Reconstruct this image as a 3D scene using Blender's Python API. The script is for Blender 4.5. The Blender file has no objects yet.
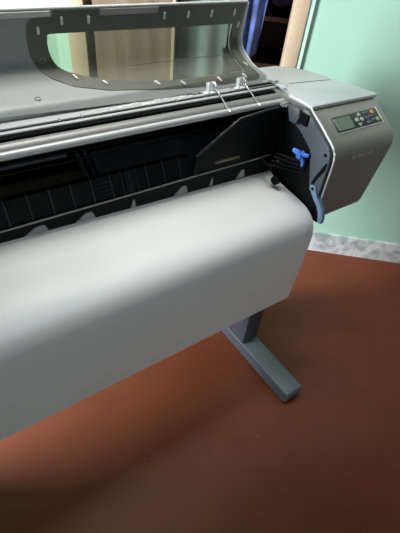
import bpy, bmesh, math, random
from mathutils import Vector, Matrix
random.seed(4)
S = bpy.context.scene
COL = S.collection

# ------------------------------------------------------------------ materials
def srgb(r, g, b):
    def f(c):
        c /= 255.0
        return c / 12.92 if c <= 0.04045 else ((c + 0.055) / 1.055) ** 2.4
    return (f(r), f(g), f(b), 1.0)

def mat(name, col, rough=0.5, metal=0.0, noise=None, bump=None, spec=0.5, coat=0.0):
    """noise = (scale, amount): subtle value mottling; bump = (scale, strength)"""
    m = bpy.data.materials.new(name); m.use_nodes = True
    nt = m.node_tree; b = nt.nodes['Principled BSDF']
    b.inputs['Base Color'].default_value = col
    b.inputs['Roughness'].default_value = rough
    b.inputs['Metallic'].default_value = metal
    b.inputs['Specular IOR Level'].default_value = spec
    b.inputs['Coat Weight'].default_value = coat
    tc = nt.nodes.new('ShaderNodeTexCoord')
    if noise:
        n = nt.nodes.new('ShaderNodeTexNoise'); n.inputs['Scale'].default_value = noise[0]
        n.inputs['Detail'].default_value = 5
        nt.links.new(tc.outputs['Object'], n.inputs['Vector'])
        r = nt.nodes.new('ShaderNodeValToRGB')
        a = noise[1]
        r.color_ramp.elements[0].position = 0.3; r.color_ramp.elements[1].position = 0.7
        r.color_ramp.elements[0].color = tuple(c * (1 - a) for c in col[:3]) + (1,)
        r.color_ramp.elements[1].color = tuple(min(1, c * (1 + a)) for c in col[:3]) + (1,)
        nt.links.new(n.outputs['Fac'], r.inputs['Fac'])
        nt.links.new(r.outputs['Color'], b.inputs['Base Color'])
    if bump:
        n2 = nt.nodes.new('ShaderNodeTexNoise'); n2.inputs['Scale'].default_value = bump[0]
        nt.links.new(tc.outputs['Object'], n2.inputs['Vector'])
        bp = nt.nodes.new('ShaderNodeBump'); bp.inputs['Strength'].default_value = bump[1]
        bp.inputs['Distance'].default_value = 0.002
        nt.links.new(n2.outputs['Fac'], bp.inputs['Height'])
        nt.links.new(bp.outputs['Normal'], b.inputs['Normal'])
    return m

def glass_mat(name, tint, refl=0.10, rough=0.03, haze=0.0):
    m = bpy.data.materials.new(name); m.use_nodes = True
    nt = m.node_tree; nt.nodes.clear()
    out = nt.nodes.new('ShaderNodeOutputMaterial')
    tr = nt.nodes.new('ShaderNodeBsdfTransparent'); tr.inputs['Color'].default_value = tint
    gl = nt.nodes.new('ShaderNodeBsdfGlossy'); gl.inputs['Roughness'].default_value = rough
    gl.inputs['Color'].default_value = (0.95, 0.97, 0.96, 1)
    fr = nt.nodes.new('ShaderNodeLayerWeight'); fr.inputs['Blend'].default_value = refl
    mx = nt.nodes.new('ShaderNodeMixShader')
    nt.links.new(fr.outputs['Fresnel'], mx.inputs[0])
    nt.links.new(tr.outputs[0], mx.inputs[1]); nt.links.new(gl.outputs[0], mx.inputs[2])
    df = nt.nodes.new('ShaderNodeBsdfDiffuse'); df.inputs['Color'].default_value = srgb(200, 206, 198)
    m2 = nt.nodes.new('ShaderNodeMixShader'); m2.inputs[0].default_value = haze
    nt.links.new(mx.outputs[0], m2.inputs[1]); nt.links.new(df.outputs[0], m2.inputs[2])
    nt.links.new(m2.outputs[0], out.inputs['Surface'])
    return m

M = {}
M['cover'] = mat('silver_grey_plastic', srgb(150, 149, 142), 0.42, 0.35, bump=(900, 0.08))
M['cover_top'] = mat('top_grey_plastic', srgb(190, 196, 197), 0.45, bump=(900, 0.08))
M['lid'] = mat('lid_grey_plastic', srgb(150, 155, 154), 0.42, bump=(900, 0.06))
M['rim'] = mat('pale_grey_edge', srgb(205, 208, 205), 0.4)
M['border'] = mat('olive_grey_border', srgb(88, 90, 80), 0.4, noise=(30, 0.06))
M['glass'] = glass_mat('smoky_window', srgb(212, 216, 206), 0.14, haze=.12)
M['clear'] = glass_mat('clear_plastic', srgb(235, 240, 240), 0.3)
M['clip'] = mat('pale_clip', srgb(215, 218, 205), 0.3)
M['black'] = mat('black_plastic', srgb(11, 11, 13), 0.5, noise=(60, 0.1), spec=.2)
M['black_soft'] = mat('matt_black_plastic', srgb(7, 7, 8), 0.6, spec=.15)
M['char'] = mat('charcoal_panel', srgb(104, 112, 124), 0.45)
M['edge'] = mat('charcoal_edge', srgb(36, 38, 42), 0.45)
M['brownblack'] = mat('brown_black_tray', srgb(138, 128, 104), 0.5)
M['bluegrey'] = mat('slate_blue_plastic', srgb(68, 76, 83), 0.45)
M['slot'] = mat('dark_slot', srgb(6, 6, 7), 0.7, spec=.1)
M['steel'] = mat('satin_steel', srgb(140, 140, 139), 0.48, 0.5)
M['bright'] = mat('bright_steel', srgb(222, 224, 224), 0.25, 0.9)
M['alu'] = mat('brushed_aluminium', srgb(192, 196, 197), 0.4, 0.2)
M['white'] = mat('white_plastic', srgb(232, 236, 236), 0.4)
M['blue'] = mat('bright_blue_plastic', srgb(66, 120, 210), 0.35)
M['paleblue'] = mat('pale_blue_grey_plastic', srgb(104, 128, 154), 0.4)
M['lcd'] = mat('lcd_green_grey', srgb(112, 124, 108), 0.25)
M['panel'] = mat('dark_keypad', srgb(42, 46, 48), 0.35)
M['key_pale'] = mat('pale_key', srgb(170, 174, 158), 0.4)
M['key_dark'] = mat('slate_key', srgb(78, 88, 104), 0.4)
M['key_orange'] = mat('orange_key', srgb(215, 140, 70), 0.4)
M['key_olive'] = mat('olive_key', srgb(175, 172, 120), 0.4)
M['logo'] = mat('beige_print', srgb(206, 194, 162), 0.45)
M['shield_glint'] = mat('beige_glint_metal', srgb(150, 140, 112), 0.35, 0.6)  # colour of a painted-in reflection on the diagonal shield
M['tab'] = mat('grey_guide', srgb(128, 134, 138), 0.4)
M['leg'] = mat('dark_slate_paint', srgb(66, 70, 80), 0.4)
M['foot'] = mat('grey_green_paint', srgb(96, 107, 108), 0.45, bump=(500, 0.1))
M['rubber'] = mat('black_rubber', srgb(20, 20, 20), 0.7)
M['paper'] = mat('plotter_paper', srgb(238, 240, 241), 0.42, bump=(5, 0.15), spec=0.45)
M['wall'] = mat('mint_green_paint', srgb(160, 198, 180), 0.6, noise=(2.2, 0.03), bump=(60, 0.05))
M['jamb'] = mat('pale_mint_paint', srgb(186, 228, 206), 0.6)
M['tan'] = mat('tan_painted_wood', srgb(186, 164, 138), 0.5, noise=(12, 0.05))
M['dark_wood'] = mat('dark_brown_wood', srgb(58, 42, 38), 0.5, noise=(14, 0.15))
M['shelf_edge'] = mat('worn_shelf_wood', srgb(112, 84, 72), 0.5)
M['cloth_blue'] = mat('blue_cloth', srgb(66, 84, 136), 0.85, noise=(16, 0.45), bump=(60, 0.4))
M['cloth_purple'] = mat('purple_cloth', srgb(52, 38, 78), 0.85, noise=(20, 0.2))
M['cloth_grey'] = mat('grey_blue_cloth', srgb(112, 124, 126), 0.85, noise=(9, 0.25), bump=(40, 0.3))

def wood_door():
    m = bpy.data.materials.new('tan_brown_wood'); m.use_nodes = True
    nt = m.node_tree; b = nt.nodes['Principled BSDF']; b.inputs['Roughness'].default_value = 0.5
    tc = nt.nodes.new('ShaderNodeTexCoord'); mp = nt.nodes.new('ShaderNodeMapping')
    mp.inputs['Scale'].default_value = (22, 8, 1.6)
    n = nt.nodes.new('ShaderNodeTexNoise'); n.inputs['Scale'].default_value = 1.0; n.inputs['Detail'].default_value = 6
    r = nt.nodes.new('ShaderNodeValToRGB')
    r.color_ramp.elements[0].position = 0.3; r.color_ramp.elements[0].color = srgb(100, 84, 68)
    r.color_ramp.elements[1].position = 0.75; r.color_ramp.elements[1].color = srgb(134, 116, 94)
    nt.links.new(tc.outputs['Object'], mp.inputs['Vector']); nt.links.new(mp.outputs[0], n.inputs['Vector'])
    nt.links.new(n.outputs['Fac'], r.inputs['Fac']); nt.links.new(r.outputs['Color'], b.inputs['Base Color'])
    return m
M['door'] = wood_door()

def floor_mat():
    m = bpy.data.materials.new('red_oxide_floor'); m.use_nodes = True
    nt = m.node_tree; b = nt.nodes['Principled BSDF']; b.inputs['Roughness'].default_value = 0.5
    b.inputs['Specular IOR Level'].default_value = 0.3
    tc = nt.nodes.new('ShaderNodeTexCoord')
    n = nt.nodes.new('ShaderNodeTexNoise'); n.inputs['Scale'].default_value = 3.0; n.inputs['Detail'].default_value = 8
    r = nt.nodes.new('ShaderNodeValToRGB')
    r.color_ramp.elements[0].position = 0.3; r.color_ramp.elements[0].color = srgb(106, 52, 30)
    r.color_ramp.elements[1].position = 0.7; r.color_ramp.elements[1].color = srgb(117, 60, 36)
    n2 = nt.nodes.new('ShaderNodeTexNoise'); n2.inputs['Scale'].default_value = 70; n2.inputs['Detail'].default_value = 2
    lt = nt.nodes.new('ShaderNodeMath'); lt.operation = 'GREATER_THAN'; lt.inputs[1].default_value = 0.765
    mx = nt.nodes.new('ShaderNodeMixRGB'); mx.inputs[2].default_value = srgb(180, 122, 90)
    nt.links.new(tc.outputs['Object'], n.inputs['Vector']); nt.links.new(tc.outputs['Object'], n2.inputs['Vector'])
    nt.links.new(n.outputs['Fac'], r.inputs['Fac']); nt.links.new(n2.outputs['Fac'], lt.inputs[0])
    nt.links.new(lt.outputs[0], mx.inputs[0]); nt.links.new(r.outputs['Color'], mx.inputs[1])
    nt.links.new(mx.outputs[0], b.inputs['Base Color'])
    return m
M['floor'] = floor_mat()

def marble():
    m = bpy.data.materials.new('grey_veined_marble'); m.use_nodes = True
    nt = m.node_tree; b = nt.nodes['Principled BSDF']; b.inputs['Roughness'].default_value = 0.3
    tc = nt.nodes.new('ShaderNodeTexCoord')
    n = nt.nodes.new('ShaderNodeTexNoise'); n.inputs['Scale'].default_value = 9; n.inputs['Detail'].default_value = 8
    n.inputs['Distortion'].default_value = 1.6
    r = nt.nodes.new('ShaderNodeValToRGB')
    r.color_ramp.elements[0].position = 0.34; r.color_ramp.elements[0].color = srgb(150, 156, 160)
    r.color_ramp.elements[1].position = 0.56; r.color_ramp.elements[1].color = srgb(206, 208, 206)
    nt.links.new(tc.outputs['Object'], n.inputs['Vector'])
    nt.links.new(n.outputs['Fac'], r.inputs['Fac']); nt.links.new(r.outputs['Color'], b.inputs['Base Color'])
    return m
M['marble'] = marble()

# ------------------------------------------------------------------ mesh helpers
def obj(name, bm, m, parent=None, smooth=False, angle=35):
    bmesh.ops.recalc_face_normals(bm, faces=bm.faces[:])
    me = bpy.data.meshes.new(name); bm.to_mesh(me); bm.free()
    o = bpy.data.objects.new(name, me); COL.objects.link(o)
    for mm in (m if isinstance(m, (list, tuple)) else [m]):
        me.materials.append(mm)
    if smooth:
        for p in me.polygons: p.use_smooth = True
        me.set_sharp_from_angle(angle=math.radians(angle))
    if parent: o.parent = parent
    return o

def box(bm, x0, x1, y0, y1, z0, z1, bev=0.0, seg=2):
    g = bmesh.ops.create_cube(bm, size=1.0)
    vs = g['verts']
    for v in vs:
        v.co = Vector((x0 + (v.co.x + .5) * (x1 - x0), y0 + (v.co.y + .5) * (y1 - y0), z0 + (v.co.z + .5) * (z1 - z0)))
    if bev:
        es = list({e for v in vs for e in v.link_edges})
        bmesh.ops.bevel(bm, geom=es, offset=bev, segments=seg, affect='EDGES', profile=0.5)
    return bm

def B(*a, **k):
    bm = bmesh.new(); return box(bm, *a, **k)

def prism_x(bm, poly, x0, x1, bev=0.0, seg=2):
    """closed (y,z) polygon extruded along x"""
    a = [bm.verts.new((x0, y, z)) for y, z in poly]
    b = [bm.verts.new((x1, y, z)) for y, z in poly]
    n = len(poly)
    f = [bm.faces.new(a), bm.faces.new(b[::-1])]
    for i in range(n):
        f.append(bm.faces.new((a[i], b[i], b[(i + 1) % n], a[(i + 1) % n])))
    if bev:
        es = list({e for v in a + b for e in v.link_edges})
        bmesh.ops.bevel(bm, geom=es, offset=bev, segments=seg, affect='EDGES', profile=0.5, clamp_overlap=True)
    return bm

def prism_y(bm, poly, y0, y1, bev=0.0):
    a = [bm.verts.new((x, y0, z)) for x, z in poly]
    b = [bm.verts.new((x, y1, z)) for x, z in poly]
    n = len(poly)
    bm.faces.new(a); bm.faces.new(b[::-1])
    for i in range(n):
        bm.faces.new((a[i], b[i], b[(i + 1) % n], a[(i + 1) % n]))
    if bev:
        es = list({e for v in a + b for e in v.link_edges})
        bmesh.ops.bevel(bm, geom=es, offset=bev, segments=2, affect='EDGES', profile=0.5, clamp_overlap=True)
    return bm

def tube(bm, pts, r, n=8, caps=True):
    pts = [Vector(p) for p in pts]; rings = []
    rs = r if isinstance(r, (list, tuple)) else [r] * len(pts)
    for i, p in enumerate(pts):
        t = (pts[min(i + 1, len(pts) - 1)] - pts[max(i - 1, 0)]).normalized()
        up = Vector((0, 0, 1)) if abs(t.z) < 0.9 else Vector((1, 0, 0))
        u = t.cross(up).normalized(); w = t.cross(u).normalized()
        rings.append([bm.verts.new(p + (u * math.cos(2 * math.pi * k / n) + w * math.sin(2 * math.pi * k / n)) * rs[i]) for k in range(n)])
    for i in range(len(rings) - 1):
        for k in range(n):
            bm.faces.new((rings[i][k], rings[i][(k + 1) % n], rings[i + 1][(k + 1) % n], rings[i + 1][k]))
    if caps:
        bm.faces.new(rings[0][::-1]); bm.faces.new(rings[-1])
    return bm

def cyl(bm, p, axis, r, h, n=20, r2=None):
    p = Vector(p); a = Vector(axis).normalized()
    return tube(bm, [p - a * h / 2, p + a * h / 2], [r, r if r2 is None else r2], n)

def tag(o, label=None, cat=None, group=None, kind=None):
    if label: o['label'] = label
    if cat: o['category'] = cat
    if group: o['group'] = group
    if kind: o['kind'] = kind
    return o

def empty(name, loc=(0, 0, 0), rz=0.0):
    o = bpy.data.objects.new(name, None); COL.objects.link(o)
    o.location = loc; o.rotation_euler = (0, 0, rz); o.empty_display_size = 0.1
    return o

# ------------------------------------------------------------------ the room
# wall frame: local x along the wall, local y into the wall, the printer stands at an angle to it
NX, NY, D0 = 0.667, 0.745, 2.038
RZ = math.atan2(-NX, NY)
W0 = Vector((NX * D0, NY * D0, 0))
def wall_obj(name, bm, m, **k):
    o = obj(name, bm, m, **k); o.location = W0; o.rotation_euler = (0, 0, RZ)
    return o

bm = bmesh.new()
box(bm, -3.2, 3.6, -2.6, 3.6, -0.05, 0.0)
tag(obj('floor', bm, M['floor']), kind='structure')

H_OP = 2.15
# unseen partition added to keep the left daylight off the front floor
tag(obj('shading_partition', B(-1.37, -1.25, -2.6, 1.15, 0, 2.75), M['wall']), kind='structure')
bm = bmesh.new()
box(bm, 0.24, 2.2, 0, 0.12, 0, 2.75)
box(bm, -3.0, -0.83, 0, 0.12, 0, 2.75)
box(bm, -0.83, 0.24, 0, 0.12, H_OP + .06, 2.75)
tag(wall_obj('wall_back', bm, M['wall']), kind='structure')
bm = bmesh.new()
box(bm, 0.24, 0.262, -0.014, 0.0, 0, H_OP + .08, .003)
box(bm, -0.89, -0.83, -0.014, 0.0, 0, H_OP + .08, .003)
tag(wall_obj('trim_1', bm, M['jamb']), kind='structure')
bm = bmesh.new()
box(bm, 0.178, 0.24, -0.02, 0.12, 0, H_OP + .06, .003)
box(bm, -0.83, -0.745, -0.02, 0.12, 0, H_OP + .06, .003)
box(bm, -0.745, 0.178, -0.02, 0.12, H_OP, H_OP + .06, .003)
tag(wall_obj('trim_2', bm, M['tan'], smooth=True), kind='structure')
bm = bmesh.new()
x = 0.264
while x < 2.15:
    box(bm, x, x + .598, -0.012, 0.0, 0.0, 0.142, .002)
    x += .6
x = -0.894
while x > -2.9:
    box(bm, x - .598, x, -0.012, 0.0, 0.0, 0.142, .002)
    x -= .6
tag(wall_obj('baseboard_back', bm, M['marble']), kind='structure')

# built-in cupboard in the wall
cup = empty('built_in_cupboard', W0, RZ)
tag(cup, 'dark brown built-in cupboard with an open bay in the mint green wall', 'cupboard')
bm = bmesh.new()
box(bm, -0.86, 0.27, 0.60, 0.62, 0.0, 2.22)
box(bm, -0.86, -0.84, 0.121, 0.60, 0.0, 2.22)
box(bm, 0.25, 0.27, 0.121, 0.60, 0.0, 2.22)
box(bm, -0.84, 0.25, 0.121, 0.60, 2.20, 2.22)
box(bm, -0.84, 0.25, 0.121, 0.60, 0.0, 0.02)
obj('carcass', bm, M['dark_wood'], cup)
for z in (0.55, 0.95, 1.165, 1.62):
    b2 = B(-0.835, 0.245, 0.28, 0.595, z, z + .02)
    sh = obj('shelf', b2, M['dark_wood'], cup)
    obj('shelf_edge', B(-0.835, 0.245, 0.274, 0.28, z, z + .02), M['shelf_edge'], sh)
d = obj('door', B(-0.715, -0.33, 0.01, 0.035, 0.03, H_OP - .02, .004), M['door'], cup)
bm = bmesh.new()
box(bm, -0.345, -0.33, -0.004, 0.01, 0.03, H_OP - .02, .002)
obj('door_edge_strip', bm, M['tan'], d)

def cloth(name, s0, s1, z0, z1, yd, amp, waves, m, label, group=None, ph=0.0, taper=0.0):
    bm = bmesh.new(); nx, nz = 48, 26
    grid = {}
    for side in (0, 1):
        for i in range(nx + 1):
            for j in range(nz + 1):
                a = i / nx; c = j / nz
                s = s0 + (s1 - s0) * a
                s = (s - (s0 + s1) / 2) * (1 - taper * (1 - c)) + (s0 + s1) / 2
                y = yd + amp * math.sin(waves * 2 * math.pi * a + ph + 1.2 * c) * (0.5 + .5 * (1 - c)) + .3 * amp * math.sin(9 * a + 5 * c)
                z = z0 + (z1 - z0) * c + (0.012 * math.sin(7 * a + ph) if j == 0 else 0)
                grid[side, i, j] = bm.verts.new((s, y + side * .004, z))
    for side in (0, 1):
        for i in range(nx):
            for j in range(nz):
                bm.faces.new((grid[side, i, j], grid[side, i + 1, j], grid[side, i + 1, j + 1], grid[side, i, j + 1]))
    for i in range(nx):
        for j in (0, nz):
            bm.faces.new((grid[0, i, j], grid[0, i + 1, j], grid[1, i + 1, j], grid[1, i, j]))
    for j in range(nz):
        for i in (0, nx):
            bm.faces.new((grid[0, i, j], grid[0, i, j + 1], grid[1, i, j + 1], grid[1, i, j]))
    o = wall_obj(name, bm, m, smooth=True, angle=80)
    return tag(o, label, 'cloth', group)

cloth('hanging_cloth', -0.10, 0.085, 1.03, 1.58, 0.12, 0.022, 2.2, M['cloth_blue'],
      'crumpled blue cloth hanging in the open cupboard beside the lid corner', ph=.6, taper=.35)
cloth('hanging_cloth', -0.325, -0.09, 0.93, 1.58, 0.06, 0.008, 2.2, M['cloth_grey'],
      'grey-blue cloth in the cupboard, seen through the smoky lid window', ph=2.0, taper=.05)
cloth('hanging_cloth', 0.05, 0.20, 1.245, 1.58, 0.25, 0.012, 2.0, M['cloth_purple'],
      'dark purple cloth hanging above the shelf, next to the tan frame', ph=1.0, taper=.05)

# ------------------------------------------------------------------ the printer
PR = empty('large_format_printer', (0.4, 0.9, 0))
tag(PR, 'silver-grey wide roll plotter with its window lid raised, on a stand', 'printer')
PINV = Matrix.Translation((-0.4, -0.9, 0))
def part(name, bm, m, parent=None, smooth=False, angle=35):
    """a part of the printer, given in room coordinates"""
    if parent is None:
        bmesh.ops.transform(bm, matrix=PINV, verts=bm.verts[:])
        return obj(name, bm, m, PR, smooth, angle)
    bmesh.ops.transform(bm, matrix=PINV, verts=bm.verts[:])
    return obj(name, bm, m, parent, smooth, angle)

XL, XR = -0.70, 1.09          # open carriage bay between the two end covers

# main body below the bay and behind the paper
part('body', prism_x(bmesh.new(), [(.79, .755), (.775, .76), (.785, .775), (.90, .785), (.955, .80), (.965, .858), (1.20, .858), (1.225, .84), (1.225, .75), (.80, .75)], XL, 1.13, .004), M['black'], smooth=True)

# bay: back wall, tray, brackets
bm = bmesh.new()
box(bm, XL, 1.081, 1.165, 1.225, .858, 1.115)
bay = part('carriage_bay', bm, M['black_soft'])
part('bay_tray', prism_x(bmesh.new(), [(1.0, .860), (1.164, .860), (1.164, .905), (1.15, .905)], XL, .395), M['brownblack'], bay)
part('bay_tray', prism_x(bmesh.new(), [(1.0, .860), (1.164, .860), (1.164, .955), (1.15, .955)], .43, 1.07), M['char'], bay)
bm = bmesh.new(); box(bm, .15, .355, 1.146, 1.164, .962, .978, .002)
part('bay_rail', bm, M['char'], bay)
bm = bmesh.new()
prism_x(bm, [(1.04, .866), (1.164, .94), (1.164, .96), (1.03, .885)], .385, .398, .002)
prism_x(bm, [(1.04, .866), (1.164, .94), (1.164, .965), (1.03, .89)], .412, .42, .002)
part('bay_bracket', bm, M['char'], bay)
bm = bmesh.new()
for i in range(3):
    tube(bm, [(XL + .01, 1.12 - i * .03, 1.02 - i * .012), (1.07, 1.12 - i * .03, 1.02 - i * .012)], .004, 8)
part('carriage_rail', bm, M['black'], bay, smooth=True)

# ribbed cutter guard along the front of the bay
bm = bmesh.new()
prism_x(bm, [(.960, .900), (.992, .962), (1.010, .964), (1.012, .957), (.99, .89), (.99, .862), (.960, .862)], XL, .705, .0015)
guard = part('ribbed_guard', bm, M['black'])
def rib(x, w):
    part('rib', prism_x(bmesh.new(), [(.957, .902), (.988, .965), (.998, .969), (1.0, .960), (.968, .900)], x, x + w, .0006), M['edge'], guard)
x = XL + .03
while x < .70:
    rib(x, .0045); x += .0605
for k in range(4): rib(.455 + k * .0165, .003)
for k in range(4):
    t = .25 + k * .17
    y, z = .960 + .032 * t, .900 + .062 * t
    part('vent_bar', tube(bmesh.new(), [(.385, y - .001, z + .001), (.43, y - .001, z + .001)], .0022, 6), M['edge'], guard)

# diagonal cover at the right of the bay
bm = bmesh.new()
prism_y(bm, [(.716, .884), (.716, .972), (.880, 1.070), (1.00, 1.082), (1.079, 1.082), (1.079, .884)], .962, .970, .0025)
diag = part('diagonal_shield', bm, M['black'], smooth=True)
bm = bmesh.new()
tube(bm, [(.716, .960, .89), (.716, .960, .972), (.880, .960, 1.069), (1.0, .960, 1.081), (1.078, .960, 1.082)], .0055, 8)
part('shield_edge', bm, M['edge'], diag, smooth=True)
bm = bmesh.new(); prism_x(bm, [(.962, .925), (.955, .927), (.954, .932), (.962, .936)], .80, .905, .0015)  # beige strip stands in for a glossy reflection on the black shield
part('glint_strip', bm, M['shield_glint'], diag, smooth=True)

# bright thin wiper rod and the black lip that the paper leaves from
bm = bmesh.new(); tube(bm, [(.085, .950, .901), (1.05, .946, .911)], .0028, 10)
part('wiper_rod', bm, M['steel'], smooth=True)
bm = bmesh.new(); prism_x(bm, [(.957, .838), (.9490, .838), (.9530, .900), (.960, .902)], XL, 1.07, .001)
lip = part('exit_lip', bm, M['black_soft'])
for x0, x1 in ((.143, .212), (.290, .352), (.470, .486), (.630, .684), (.775, .79), (.895, .935)):
    bm = bmesh.new()
    w = x1 - x0
    a = [(x0, .9462, .869 - x0 * .022), (x1, .9462, .869 - x1 * .022), (x1 - .15 * w, .9462, .889 - x0 * .012), (x0 + .5 * w, .9462, .889 - x0 * .012)]
    v0 = [bm.verts.new(p) for p in a]; v1 = [bm.verts.new((p[0], p[1] + .006, p[2])) for p in a]
    bm.faces.new(v0); bm.faces.new(v1[::-1])
    for i in range(4): bm.faces.new((v0[i], v1[i], v1[(i + 1) % 4], v0[(i + 1) % 4]))
    part('paper_guide', bm, M['tab'], lip)

# top deck, slotted front strip and the round-backed beam
bm = bmesh.new(); box(bm, XL, 1.092, 1.0695, 1.225, 1.098, 1.118, .0015); box(bm, 1.0915, 1.127, 1.0695, 1.225, 1.1085, 1.118, .001)
deck = part('top_deck', bm, M['alu'], smooth=True)
bm = bmesh.new(); box(bm, XL, 1.120, 1.0465, 1.0605, 1.1088, 1.115, .002)
part('deck_strip', bm, M['alu'], deck, smooth=True)
bm = bmesh.new(); box(bm, XL, 1.092, 1.030, 1.0675, 1.097, 1.1085); box(bm, XL, 1.12, 1.0607, 1.0694, 1.1086, 1.1135)
part('deck_slot', bm, M['slot'], deck)
beam = part('carriage_beam', prism_x(bmesh.new(), [(1.028, 1.098), (1.022, 1.105), (1.012, 1.108), (1.003, 1.106), (.996, 1.100), (.992, 1.095), (.986, 1.096), (.981, 1.101), (.974, 1.102), (.968, 1.098), (.965, 1.093), (.967, 1.087), (.974, 1.082), (1.03, 1.082)], XL, 1.0915), M['steel'], smooth=True, angle=50)
bm = bmesh.new(); tube(bm, [(XL, .9735, 1.0945), (1.079, .9735, 1.0945)], .0098, 20)  # paler tube puts the beam's bright lower-ridge highlight into the colour
part('beam_glint', bm, M['alu'], beam, smooth=True)
bm = bmesh.new(); box(bm, XL, 1.08, 1.03, 1.20, 1.070, 1.096)
part('beam_housing', bm, M['black_soft'], beam)
bm = bmesh.new(); box(bm, XL, .66, 1.111, 1.118, 1.1175, 1.1345)
part('deck_step', bm, M['alu'], deck)
# printed scale marks and screws on the deck
bm = bmesh.new()
rs = random.Random(3)
x = .46
while x < .84:
    w = rs.uniform(.006, .03)
    y = 1.071 + rs.uniform(0, .022)
    box(bm, x, x + w, y, y + rs.uniform(.003, .008), 1.1182, 1.1192)
    x += w + rs.uniform(.002, .010)
part('scale_marks', bm, M['white'], deck)
for xx in (.325, .388, .70):
    bm = bmesh.new(); cyl(bm, (xx, 1.068, 1.1185), (0, 0, 1), .0045, .004, 14)
    part('deck_screw', bm, M['bright'], deck, smooth=True)
# dark slots in the right end of the deck
bm = bmesh.new(); box(bm, .99, 1.118, 1.0705, 1.0825, 1.1165, 1.1192)
part('deck_slot', bm, M['slot'], deck)
bm = bmesh.new(); box(bm, .93, 1.122, 1.084, 1.0895, 1.118, 1.122, .001)
part('deck_bar', bm, M['bright'], deck, smooth=True)
bm = bmesh.new(); box(bm, .74, .84, 1.084, 1.091, 1.1178, 1.1188)
part('deck_slot', bm, M['slot'], deck)

# lid catches with a wire tie that runs over the beam
for cx in (.848, .975):
    bm = bmesh.new()
    box(bm, cx - .035, cx + .020, 1.070, 1.090, 1.118, 1.121, .001)
    box(bm, cx - .020, cx - .015, 1.072, 1.092, 1.119, 1.148, .001)
    box(bm, cx + .008, cx + .013, 1.072, 1.092, 1.119, 1.145, .001)
    box(bm, cx - .020, cx + .013, 1.086, 1.090, 1.119, 1.150, .001)
    ct = part('lid_catch', bm, M['white'])
    bm = bmesh.new()
    tube(bm, [(cx + .004, 1.088, 1.148), (cx + .008, 1.078, 1.146), (cx + .010, 1.066, 1.126), (cx + .006, 1.04, 1.117), (cx - .002, 1.012, 1.1125), (cx - .008, .99, 1.105), (cx - .012, .972, 1.106), (cx - .013, .962, 1.101)], .0022, 8)
    part('wire_tie', bm, M['bright'], ct, smooth=True)
# clear plastic stop by the right cover
bm = bmesh.new()
box(bm, 1.112, 1.130, 1.062, 1.064, 1.118, 1.132, .0005)
box(bm, 1.129, 1.131, 1.015, 1.064, 1.1205, 1.130, .0005)
box(bm, 1.112, 1.130, 1.015, 1.064, 1.1187, 1.1205, .0005)
part('clear_stop', bm, M['cover_top'])

# ---- right end cover
def x_right(y, z):
    x = 1.423
    x -= max(0, .985 - z) * .27
    x -= max(0, y - .84) * .24
    return x
def x_left(y, z):
    return 1.092 + max(0, .84 - z) * .5
prof = [(1.225, 1.06), (1.215, 1.095), (1.19, 1.108), (.858, 1.108), (.842, 1.104), (.80, 1.082), (.765, 1.060), (.735, 1.040),
        (.720, 1.028), (.711, 1.014), (.706, .998), (.705, .98), (.7045, .92), (.704, .84), (.704, .765), (.708, .752), (.718, .745), (1.05, .745), (1.20, .80), (1.225, .84)]
bm = bmesh.new()
rows = []
for u in (0, .02, .5, .95, .985, 1.0):
    row = []
    cy = .96; cz = .93
    for y, z in prof:
        xa, xb = x_left(y, z), x_right(y, z)
        s = 1.0 - (.012 if u == 1.0 else (.003 if u == .985 else 0))
        yy, zz = cy + (y - cy) * s, cz + (z - cz) * s
        row.append(bm.verts.new((xa + (xb - xa) * u, yy, zz)))
    rows.append(row)
n = len(prof)
for a, b in zip(rows[:-1], rows[1:]):
    for i in range(n):
        bm.faces.new((a[i], a[(i + 1) % n], b[(i + 1) % n], b[i]))
bm.faces.new(rows[0]); bm.faces.new(rows[-1][::-1])
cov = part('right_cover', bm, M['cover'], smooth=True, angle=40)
# flat top hood, overhanging the sloping front by a few millimetres
bm = bmesh.new()
out = [(1.128, 1.0), (1.092, .962), (1.092, .848), (1.425, .840), (1.432, .850), (1.415, .90), (1.392, .975), (1.380, 1.06), (1.355, 1.13), (1.32, 1.19), (1.26, 1.22), (1.128, 1.226)]
a = [bm.verts.new((x, y, 1.108)) for x, y in out]; b = [bm.verts.new((x, y, 1.121)) for x, y in out]
bm.faces.new(a[::-1]); bm.faces.new(b)
for i in range(len(out)):
    bm.faces.new((a[i], a[(i + 1) % len(out)], b[(i + 1) % len(out)], b[i]))
bmesh.ops.bevel(bm, geom=bm.edges[:], offset=.004, segments=3, affect='EDGES', profile=.5)
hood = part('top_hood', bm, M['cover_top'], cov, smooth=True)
bm = bmesh.new(); tube(bm, [(1.168, 1.041, 1.1208), (1.26, 1.030, 1.1208), (1.350, 1.017, 1.1208), (1.362, 1.013, 1.1208)], .0016, 6)
part('hood_seam', bm, M['slot'], cov)
bm = bmesh.new()
tube(bm, [(1.089, .955, 1.118), (1.089, .90, 1.118), (1.089, .852, 1.116), (1.089, .838, 1.104), (1.089, .80, 1.084), (1.089, .765, 1.062), (1.089, .735, 1.043), (1.089, .718, 1.030),
          (1.089, .709, 1.015), (1.089, .704, .998), (1.089, .703, .98), (1.089, .703, .92), (1.089, .703, .845), (1.10, .703, .82)], .004, 10)
part('edge_bead', bm, M['rim'], cov, smooth=True)

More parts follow.
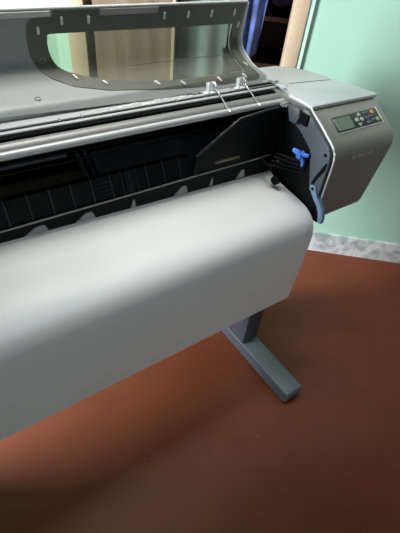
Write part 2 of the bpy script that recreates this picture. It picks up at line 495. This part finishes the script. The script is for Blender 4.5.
# display and keys on the sloping front, one empty-free panel in the cover's slope frame
A0 = Vector((1.09, .85, 1.113)); B0 = Vector((1.09, .722, 1.0305))
ds = (B0 - A0).normalized(); dn = Vector((1, 0, 0)).cross(ds); dn = -dn if dn.z < 0 else dn
def slope(x, t, h): return Vector((x, A0.y, A0.z)) + ds * t + dn * h
def plate(bm, poly, h0, h1, bev=0.0):
    a = [bm.verts.new(slope(x, t, h0)) for x, t in poly]; b = [bm.verts.new(slope(x, t, h1)) for x, t in poly]
    f = [bm.faces.new(a), bm.faces.new(b[::-1])]
    for i in range(len(poly)):
        bm.faces.new((a[i], b[i], b[(i + 1) % len(poly)], a[(i + 1) % len(poly)]))
    if bev:
        es = list({e for v in b for e in v.link_edges})
        bmesh.ops.bevel(bm, geom=es, offset=bev, segments=2, affect='EDGES', profile=.5)
    return bm
bm = bmesh.new(); plate(bm, [(1.147, .049), (1.386, .049), (1.386, .108), (1.147, .108)], -.006, .0035, .0015)
pan = part('control_panel', bm, M['panel'], smooth=True)
bm = bmesh.new()
for p in ([(1.3865, .047), (1.3905, .047), (1.3905, .111), (1.3865, .111)], [(1.146, .1085), (1.39, .1085), (1.39, .1115), (1.146, .1115)]):
    plate(bm, p, -.006, .0045, .001)
part('panel_rim', bm, M['rim'], pan)
bm = bmesh.new(); plate(bm, [(1.154, .056), (1.236, .056), (1.236, .102), (1.154, .102)], .0, .0042, .0006)
part('lcd_screen', bm, M['lcd'], pan)
def key(x, t, kind, m):
    bm = bmesh.new()
    if kind == 'r':
        plate(bm, [(x - .011, t - .005), (x + .011, t - .005), (x + .011, t + .005), (x - .011, t + .005)], .002, .0062, .0015)
    elif kind == 'u':
        plate(bm, [(x - .010, t + .006), (x, t - .007), (x + .010, t + .006)], .002, .006, .0008)
    elif kind == 'd':
        plate(bm, [(x - .010, t - .006), (x + .010, t - .006), (x, t + .007)], .002, .006, .0008)
    else:
        plate(bm, [(x + .009 * math.cos(k * math.pi / 8), t + .008 * math.sin(k * math.pi / 8)) for k in range(16)], .002, .006, .001)
    part('key', bm, M[m], pan, smooth=True)
key(1.262, .078, 'o', 'key_pale'); key(1.284, .060, 'u', 'key_pale'); key(1.288, .080, 'o', 'key_pale'); key(1.268, .098, 'd', 'key_pale')
key(1.318, .061, 'r', 'key_dark'); key(1.318, .079, 'r', 'key_dark'); key(1.318, .097, 'r', 'key_dark')
key(1.348, .091, 'r', 'key_dark'); key(1.356, .062, 'o', 'key_orange'); key(1.366, .093, 'o', 'key_olive'); key(1.345, .077, 'r', 'key_dark')

# faint printed name under the panel
cu = bpy.data.curves.new('printed_name', 'FONT'); cu.body = 'hp designjet'; cu.size = .025; cu.extrude = .0004; cu.align_x = 'CENTER'
to = bpy.data.objects.new('tmp_text', cu); COL.objects.link(to)
dg = bpy.context.evaluated_depsgraph_get()
me = bpy.data.meshes.new_from_object(to.evaluated_get(dg)); bpy.data.objects.remove(to)
me.transform(Matrix.Translation((1.248, .7042, .976)) @ Matrix.Rotation(math.radians(90), 4, 'X')); me.transform(PINV)
me.materials.clear(); me.materials.append(M['logo']); me.name = 'printed_name'
tx = bpy.data.objects.new('printed_name', me); COL.objects.link(tx); tx.parent = cov

# inner side wall of the bay and the slate side plate with its lugs
bm = bmesh.new(); prism_x(bm, [(.712, .775), (.712, 1.005), (.80, 1.07), (.86, 1.09), (1.20, 1.09), (1.20, .86), (.95, .79), (.80, .775)], 1.083, 1.0905)
part('bay_end_wall', bm, M['black_soft'])
bm = bmesh.new()
prism_x(bm, [(.922, 1.104), (.892, 1.052), (.845, 1.034), (.790, .996), (.757, .890), (.750, .865), (.706, .862), (.706, .99), (.713, 1.018), (.727, 1.036), (.765, 1.060), (.80, 1.080), (.846, 1.110)], 1.070, 1.083, .002)
sp = part('side_plate', bm, M['bluegrey'], smooth=True)
bm = bmesh.new(); prism_x(bm, [(.925, 1.108), (.90, 1.058), (.872, 1.058), (.862, 1.085), (.870, 1.108)], 1.052, 1.071, .003)
part('plate_lug', bm, M['bluegrey'], sp, smooth=True)
bm = bmesh.new(); box(bm, 1.062, 1.0712, .832, .862, 1.062, 1.10, .002)
part('plate_slot', bm, M['slot'], sp)
bm = bmesh.new(); prism_x(bm, [(.709, .985), (.716, .985), (.742, .918), (.748, .892), (.740, .888), (.730, .92), (.712, .955)], 1.0675, 1.0712, .001)
part('plate_slot', bm, M['slot'], sp)
bm = bmesh.new(); cyl(bm, (1.0695, .728, 1.008), (1, 0, 0), .0055, .004, 16)
part('plate_screw', bm, M['slot'], sp, smooth=True)
bm = bmesh.new(); box(bm, 1.055, 1.082, .940, .964, 1.088, 1.102, .002); box(bm, 1.058, 1.08, .93, .945, 1.092, 1.098, .001)
part('beam_end_clamp', bm, M['steel'], sp)

# bright blue latch lever inside the bay
bm = bmesh.new()
cyl(bm, (1.050, .812, .975), (1, 0, .2), .011, .024, 20)
tube(bm, [(1.036, .838, .986), (1.043, .82, .982), (1.05, .808, .972), (1.052, .797, .955), (1.053, .795, .938)], [.007, .010, .009, .0065, .0045], 12)
tube(bm, [(1.050, .806, .978), (1.062, .786, .980)], [.008, .006], 12)
part('latch_lever', bm, M['blue'], smooth=True, angle=60)
# cables/rollers behind the latch
bm = bmesh.new()
for k in range(4):
    tube(bm, [(1.00 + .01 * k, .90, .905 + k * .012), (1.05, .85, .90 + k * .014), (1.075, .80, .905 + k * .014)], .005, 8)
part('cable_bundle', bm, M['black_soft'], smooth=True)

# pale blue curved media lever below the plate
cpts = [(.737, .892), (.731, .872), (.713, .853), (.692, .838), (.673, .819), (.664, .795), (.664, .775)]
bm = bmesh.new()
left, right = [], []
for i, (y, z) in enumerate(cpts):
    p0 = Vector(cpts[max(i - 1, 0)]); p1 = Vector(cpts[min(i + 1, len(cpts) - 1)])
    t = (p1 - p0).normalized(); nrm = Vector((-t.y, t.x)); w = .0105 if i < 2 else .0085
    left.append((y + nrm.x * w, z + nrm.y * w)); right.append((y - nrm.x * w, z - nrm.y * w))
prism_x(bm, left + right[::-1], 1.0655, 1.082, .003); cyl(bm, (1.0735, .733, .880), (1, 0, 0), .0135, .0165, 24)
ml = part('media_lever', bm, M['paleblue'], smooth=True, angle=50)
bm = bmesh.new(); cyl(bm, (1.0650, .733, .880), (1, 0, 0), .0055, .004, 16)
part('lever_pivot', bm, M['slot'], ml, smooth=True)
bm = bmesh.new(); prism_x(bm, [(.78, .80), (.745, .86), (.715, .830), (.69, .80), (.686, .755), (.78, .755)], 1.0865, 1.0905, .001)
part('lever_bracket', bm, M['black'], ml)

# small black pinch roller on an arm at the paper corner
bm = bmesh.new()
tube(bm, [(1.0, .952, .905), (1.014, .92, .893), (1.027, .885, .872)], [.005, .005, .006], 10)
cyl(bm, (1.028, .872, .850), (1, .25, 0), .0165, .022, 20)
part('pinch_roller', bm, M['black_soft'], smooth=True)
bm = bmesh.new(); cyl(bm, (1.050, .905, .905), (0, -1, .4), .004, .006, 12)
part('roller_screw', bm, M['steel'], smooth=True)

# ---- left end cover (outside the picture) and the stand
bm = bmesh.new(); prism_x(bm, [(1.225, .80), (1.225, 1.09), (1.20, 1.118), (.86, 1.118), (.735, 1.04), (.706, 1.0), (.704, .76), (.72, .745), (1.1, .745)], -.92, XL, .008)
part('left_cover', bm, M['cover'], smooth=True)

def make_leg(x):
    bm = bmesh.new()
    box(bm, x - .045, x + .045, .735, 1.0, .066, .752, .006)
    leg = part('stand_leg', bm, M['leg'], smooth=True)
    bm = bmesh.new()
    prism_x(bm, [(.425, .012), (.422, .05), (.43, .066), (1.14, .066), (1.15, .05), (1.147, .012)], x - .044, x + .044, .002)
    ft = part('foot', bm, [M['foot']], leg, smooth=True)
    bm = bmesh.new(); box(bm, x - .0475, x - .044, .43, 1.14, .006, .060, .001)
    part('foot_side', bm, M['leg'], leg)
    for y0 in (.43, 1.09):
        bm = bmesh.new(); box(bm, x - .03, x + .03, y0, y0 + .05, 0, .013, .003)
        part('rubber_pad', bm, M['rubber'], leg)
make_leg(.962); make_leg(-.62)
bm = bmesh.new(); box(bm, -.575, .917, .88, .94, .40, .48, .005)
part('stand_crossbar', bm, M['leg'], smooth=True)

# ---- the raised lid: profile in (y,z), features laid out in (x, distance along the profile)
LP = [(1.094, 1.1195), (1.112, 1.144), (1.162, 1.1665), (1.195, 1.183), (1.216, 1.196), (1.227, 1.212), (1.231, 1.232), (1.228, 1.255), (1.22, 1.289), (1.208, 1.345)]
LT = [0, .0389, .1018, .1399, .1646, .184, .2044, .2276, .2626, .3198]
def lid_pt(t):
    i = 0
    while i < len(LT) - 2 and t > LT[i + 1]: i += 1
    s = (t - LT[i]) / (LT[i + 1] - LT[i])
    a, b = Vector(LP[i]), Vector(LP[i + 1])
    return a + (b - a) * s
def lid_n(t):
    d = (lid_pt(t + .006) - lid_pt(t - .006)).normalized()
    return Vector((-d.y, d.x))            # faces the front of the printer / up
def lid_xyz(x, t, h):
    p = lid_pt(t) + lid_n(t) * h
    if t < .1: x = x + .020 * (1 - t / .1) ** 1.5     # the lower corners flare a little
    if x > 1.05: x += (x - 1.05) / .012 * .017 * min(1, max(0, (.32 - t) / .17))     # the end wall bellies out
    return Vector((x, p.x, p.y))
def interp(pts, x):
    if x <= pts[0][0]: return pts[0][1]
    for a, b in zip(pts[:-1], pts[1:]):
        if x <= b[0]: return a[1] + (b[1] - a[1]) * ((x - a[0]) / max(1e-9, b[0] - a[0]))
    return pts[-1][1]
def strip(bm, xs, f0, f1, h0, h1, nt=16):
    """solid strip between two curves t=f0(x) and t=f1(x)"""
    g = {}
    for i, x in enumerate(xs):
        a, b = f0(x), f1(x)
        for j in range(nt + 1):
            t = a + (b - a) * j / nt
            g[0, i, j] = bm.verts.new(lid_xyz(x, t, h0)); g[1, i, j] = bm.verts.new(lid_xyz(x, t, h1))
    nx = len(xs) - 1
    for i in range(nx):
        for j in range(nt):
            for s in (0, 1):
                bm.faces.new((g[s, i, j], g[s, i + 1, j], g[s, i + 1, j + 1], g[s, i, j + 1]))
        for j in (0, nt):
            bm.faces.new((g[0, i, j], g[0, i + 1, j], g[1, i + 1, j], g[1, i, j]))
    for j in range(nt):
        for i in (0, nx):
            bm.faces.new((g[0, i, j], g[0, i, j + 1], g[1, i, j + 1], g[1, i, j]))
def lin(a, b, n): return [a + (b - a) * i / n for i in range(n + 1)]
XLL, XLR = XL + .005, 1.062
O_BOT = [(.319, .258), (.3195, .2334), (.323, .1995), (.334, .1705), (.359, .1342), (.41, .0954), (.501, .0592), (.62, .0385), (.795, .0215), (.913, .0175), (1.04, .016), (1.050, .03), (1.053, .06)]
O_TOP = [(.319, .262), (.323, .285), (.332, .297), (.347, .3001), (.391, .3006), (.394, .3165), (.521, .3165), (.525, .298), (.712, .298), (.716, .3165), (1.053, .3165)]
I_BOT = [(.372, .236), (.3735, .2167), (.378, .1964), (.388, .1731), (.408, .1537), (.454, .1288), (.522, .1035), (.626, .0778), (.744, .0622), (.894, .0565), (1.02, .056), (1.028, .064)]
I_TOP = [(.372, .24), (.374, .2567), (.38, .2592), (.527, .2579), (.767, .2545), (1.013, .2532), (1.019, .249), (1.0205, .215), (1.0215, .175), (1.024, .13), (1.028, .066)]
o_bot = lambda x: interp(O_BOT, x); o_top = lambda x: interp(O_TOP, x)
i_bot = lambda x: interp(I_BOT, x); i_top = lambda x: interp(I_TOP, x)
T0 = lambda x: .001 + .017 * min(1, max(0, (.62 - x) / .42)) if x < 1.052 else .001 + (x - 1.052) * 2.2
T1 = lambda x: .3198
def xs_of(a, b, pts_list, n):
    s = set(round(v, 5) for v in lin(a, b, n))
    for pts in pts_list:
        s |= {round(p[0], 5) for p in pts if a <= p[0] <= b}
    return sorted(s)
XI0, XI1, XO0, XO1 = .372, 1.028, .319, 1.053
bm = bmesh.new()
strip(bm, lin(XLL, XI0, 20), T0, T1, -.010, 0, 24)
xm = xs_of(XI0, XI1, [I_BOT, I_TOP], 50)
strip(bm, xm, T0, i_bot, -.010, 0, 14); strip(bm, xm, i_top, T1, -.010, 0, 14)
strip(bm, xs_of(XI1, XLR, [[(1.052, 0)]], 6), T0, T1, -.010, 0, 24)
bmesh.ops.remove_doubles(bm, verts=bm.verts[:], dist=.00005)
lid = part('window_lid', bm, M['lid'], smooth=True, angle=40)
bm = bmesh.new()
strip(bm, xs_of(XO0, XI0, [O_BOT, O_TOP], 14), o_bot, o_top, .0002, .0018, 20)
xm2 = xs_of(XI0, XI1, [I_BOT, I_TOP, O_BOT, O_TOP], 60)
strip(bm, xm2, o_bot, i_bot, .0002, .0018, 8); strip(bm, xm2, i_top, o_top, .0002, .0018, 8)
strip(bm, xs_of(XI1, XO1, [O_BOT, O_TOP], 6), o_bot, o_top, .0002, .0018, 24)
part('window_border', bm, M['border'], lid, smooth=True, angle=40)
bm = bmesh.new(); strip(bm, xm, i_bot, i_top, -.006, -.004, 24)
pane = part('window_pane', bm, M['glass'], lid, smooth=True, angle=40)
# bright lines painted in: highlight on the pane's crease, fainter reflection below
bm = bmesh.new(); tube(bm, [lid_xyz(.60, .1520, -.0035), lid_xyz(1.022, .1545, -.0035)], .0011, 6)
tube(bm, [lid_xyz(.60, .1355, -.0038), lid_xyz(.87, .1405, -.0038)], .0005, 6)
part('pane_glint', bm, M['bright'], pane)
# rim beads: right end, top edge and the rolled lower edge
bm = bmesh.new()
rim = [lid_xyz(1.045, .001, .0)] + [lid_xyz(1.052 + (t - .001) / 2.2, t, .0) for t in (.004, .010, .017)] + [lid_xyz(1.062, t, 0) for t in lin(.026, .3198, 26)]
tube(bm, [p + Vector((0, .003, -.003)) for p in rim], .0055, 10)
part('lid_rim', bm, M['rim'], lid, smooth=True, angle=60)
bm = bmesh.new()
tube(bm, [lid_xyz(XLL, .3198, -.004), lid_xyz(1.062, .3198, -.004)], .0042, 10)
part('lid_rim', bm, M['rim'], lid, smooth=True, angle=60)
# white grip strips in the recesses of the top edge
bm = bmesh.new(); strip(bm, lin(XLL, .385, 12), lambda x: .3035, lambda x: .3165, .0002, .004, 4)
part('lid_grip', bm, M['rim'], lid, smooth=True)
bm = bmesh.new(); strip(bm, lin(.528, .710, 8), lambda x: .301, lambda x: .3165, .0002, .003, 4)
part('lid_grip', bm, M['lid'], lid, smooth=True)
# retaining clips round the window
def clip(x, t, ang, L=.010, W=.0042, m='clip'):
    bm = bmesh.new(); ca, sa = math.cos(ang), math.sin(ang)
    ring0, ring1, ring2 = [], [], []
    for k in range(14):
        q = 2 * math.pi * k / 14
        u = math.cos(q) * W + 0; v = math.sin(q) * W + (L - W) * (1 if math.sin(q) > 0 else -1)
        du, dv = u * ca - v * sa, u * sa + v * ca
        ring0.append(bm.verts.new(lid_xyz(x + du, t + dv, .0015)))
        ring1.append(bm.verts.new(lid_xyz(x + du * .95, t + dv * .95, .005)))
        ring2.append(bm.verts.new(lid_xyz(x + du * .7, t + dv * .7, .0062)))
    for a, b in ((ring0, ring1), (ring1, ring2)):
        for k in range(14): bm.faces.new((a[k], a[(k + 1) % 14], b[(k + 1) % 14], b[k]))
    bm.faces.new(ring2); bm.faces.new(ring0[::-1])
    part('clip', bm, M[m], lid, smooth=True, angle=60)
for x, t in ((.350, .2704), (.415, .2915), (.491, .2915), (.735, .2918), (.823, .2912), (.914, .2908), (1.009, .2915), (1.040, .2501)):
    clip(x, t, 0, .011, .0038)
for x, t in ((.425, .128), (.502, .094), (.66, .060), (.745, .044), (.888, .0375), (.998, .0375), (1.043, .0948)):
    clip(x, t, .35, .011, .0042)
for x, t in ((.352, .1895), (.292, .0662)):
    bm = bmesh.new()
    pts = [lid_xyz(x + .008 * math.cos(2 * math.pi * k / 18), t + .007 * math.sin(2 * math.pi * k / 18), .0012) for k in range(18)]
    tube(bm, pts + pts[:1], .0012, 6, caps=False)
    cyl(bm, lid_xyz(x, t, .0005), (0, lid_n(t).x, lid_n(t).y), .0045, .002, 14)
    part('screw_plug', bm, M['lid'], lid, smooth=True)
# hinge arm behind the lid at the right end
bm = bmesh.new(); prism_x(bm, [(1.20, 1.112), (1.215, 1.112), (1.245, 1.20), (1.232, 1.20)], 1.0, 1.02, .002)
part('hinge_arm', bm, M['black'], lid)

# ------------------------------------------------------------------ the paper
PP = [(.952, .8665), (.947, .861), (.925, .847), (.895, .836), (.858, .826), (.815, .817), (.773, .808), (.742, .799), (.716, .787), (.697, .772), (.684, .752), (.676, .726), (.673, .69), (.674, .62), (.677, .54), (.681, .45), (.684, .363)]
def smooth_pts(P, n):
    out = []
    for i in range(len(P) - 1):
        p0 = Vector(P[max(i - 1, 0)]); p1 = Vector(P[i]); p2 = Vector(P[i + 1]); p3 = Vector(P[min(i + 2, len(P) - 1)])
        for k in range(n):
            t = k / n
            out.append(0.5 * ((2 * p1) + (-p0 + p2) * t + (2 * p0 - 5 * p1 + 4 * p2 - p3) * t * t + (-p0 + 3 * p1 - 3 * p2 + p3) * t ** 3))
    out.append(Vector(P[-1])); return out
pp = smooth_pts(PP, 3)
bm = bmesh.new(); nx = 90; g = {}
for i in range(nx + 1):
    x = -.66 + (1.07 + .66) * i / nx
    for j, p in enumerate(pp):
        y, z = p
        a = j / (len(pp) - 1)
        amp = .003 * math.sin(min(1, max(0, (a - .08) / .4)) * math.pi)
        z += amp * (math.sin(x * 13 + .6) * .6 + math.sin(x * 29 + 2) * .25)
        z += .0 if a > .45 else -.028 * (x - .08) * (1 - a / .45)
        if z < .7: z += (1.07 - x) * .022 * (.7 - z) / .34
        for s in (0, 1):
            q = pp[min(j + 1, len(pp) - 1)] - pp[max(j - 1, 0)]
            nn = Vector((q.y, -q.x)).normalized()
            g[s, i, j] = bm.verts.new((x, y + nn.x * .0004 * s, z + nn.y * .0004 * s))
for i in range(nx):
    for j in range(len(pp) - 1):
        for s in (0, 1):
            bm.faces.new((g[s, i, j], g[s, i + 1, j], g[s, i + 1, j + 1], g[s, i, j + 1]))
    for j in (0, len(pp) - 1):
        bm.faces.new((g[0, i, j], g[0, i + 1, j], g[1, i + 1, j], g[1, i, j]))
for j in range(len(pp) - 1):
    for i in (0, nx):
        bm.faces.new((g[0, i, j], g[0, i, j + 1], g[1, i, j + 1], g[1, i, j]))
pa = obj('paper_sheet', bm, M['paper'], smooth=True, angle=80)
tag(pa, 'wide blank white sheet feeding out of the printer and hanging over its front', 'paper')

# ------------------------------------------------------------------ light
w = bpy.data.worlds.new('room_ambient'); S.world = w; w.use_nodes = True
bg = w.node_tree.nodes['Background']; bg.inputs['Color'].default_value = (.86, .95, 1.0, 1); bg.inputs['Strength'].default_value = .09
def area(name, loc, target, sx, sy, energy, col):
    l = bpy.data.lights.new(name, 'AREA'); l.shape = 'RECTANGLE'; l.size = sx; l.size_y = sy; l.energy = energy; l.color = col
    o = bpy.data.objects.new(name, l); COL.objects.link(o); o.location = loc
    o.rotation_euler = (Vector(target) - Vector(loc)).to_track_quat('-Z', 'Y').to_euler()
    return o
area('window_daylight', (-2.6, 1.9, 1.7), (.8, .9, .9), .9, 2.0, 520, (.90, .96, 1.0))
ceil = area('ceiling_lamp', (.6, 1.25, 2.65), (.6, 1.1, 0), 1.2, .5, 4.6, (1.0, .97, .92))
ceil.data.spread = math.radians(48)
area('front_fill', (.5, -2.3, 1.05), (.5, .7, .75), 2.0, .8, 13, (.95, .98, 1.0))  # added fill, no known window; brightens the paper's hanging front
wall_fill_ob = area('wall_fill', (1.72, .55, 2.62), (1.98, .80, .5), .7, .12, 3.2, (1.0, .98, .94))  # added fill that evens out the dark lower right of the wall
wall_fill_ob.data.spread = math.radians(62)

# ------------------------------------------------------------------ camera
cam = bpy.data.cameras.new('camera'); co = bpy.data.objects.new('camera', cam); COL.objects.link(co)
cam.sensor_fit = 'HORIZONTAL'; cam.sensor_width = 36; cam.lens = 36.0
cx_ = Vector((905 - 200, -22 - 266.5, 400)).normalized()
dz = Vector((148 - 200, 694 - 266.5, 400)); dz = (dz - cx_ * dz.dot(cx_)).normalized()
Zc = -dz; Yc = Zc.cross(cx_)
# rows of the matrix: world axes seen in the camera's right/down/forward frame
R = Matrix((cx_, Yc, Zc))
mw = Matrix.Identity(4)
for i in range(3):
    mw[i][0] = R[i][0]; mw[i][1] = -R[i][1]; mw[i][2] = -R[i][2]
mw.translation = (0, 0, 1.6)
co.matrix_world = mw
cam.clip_start = .02
S.camera = co
S.view_settings.view_transform = 'Standard'; S.view_settings.look = 'None'; S.view_settings.gamma = 1.0
S.view_settings.exposure = -0.22; S.view_settings.use_curve_mapping = False
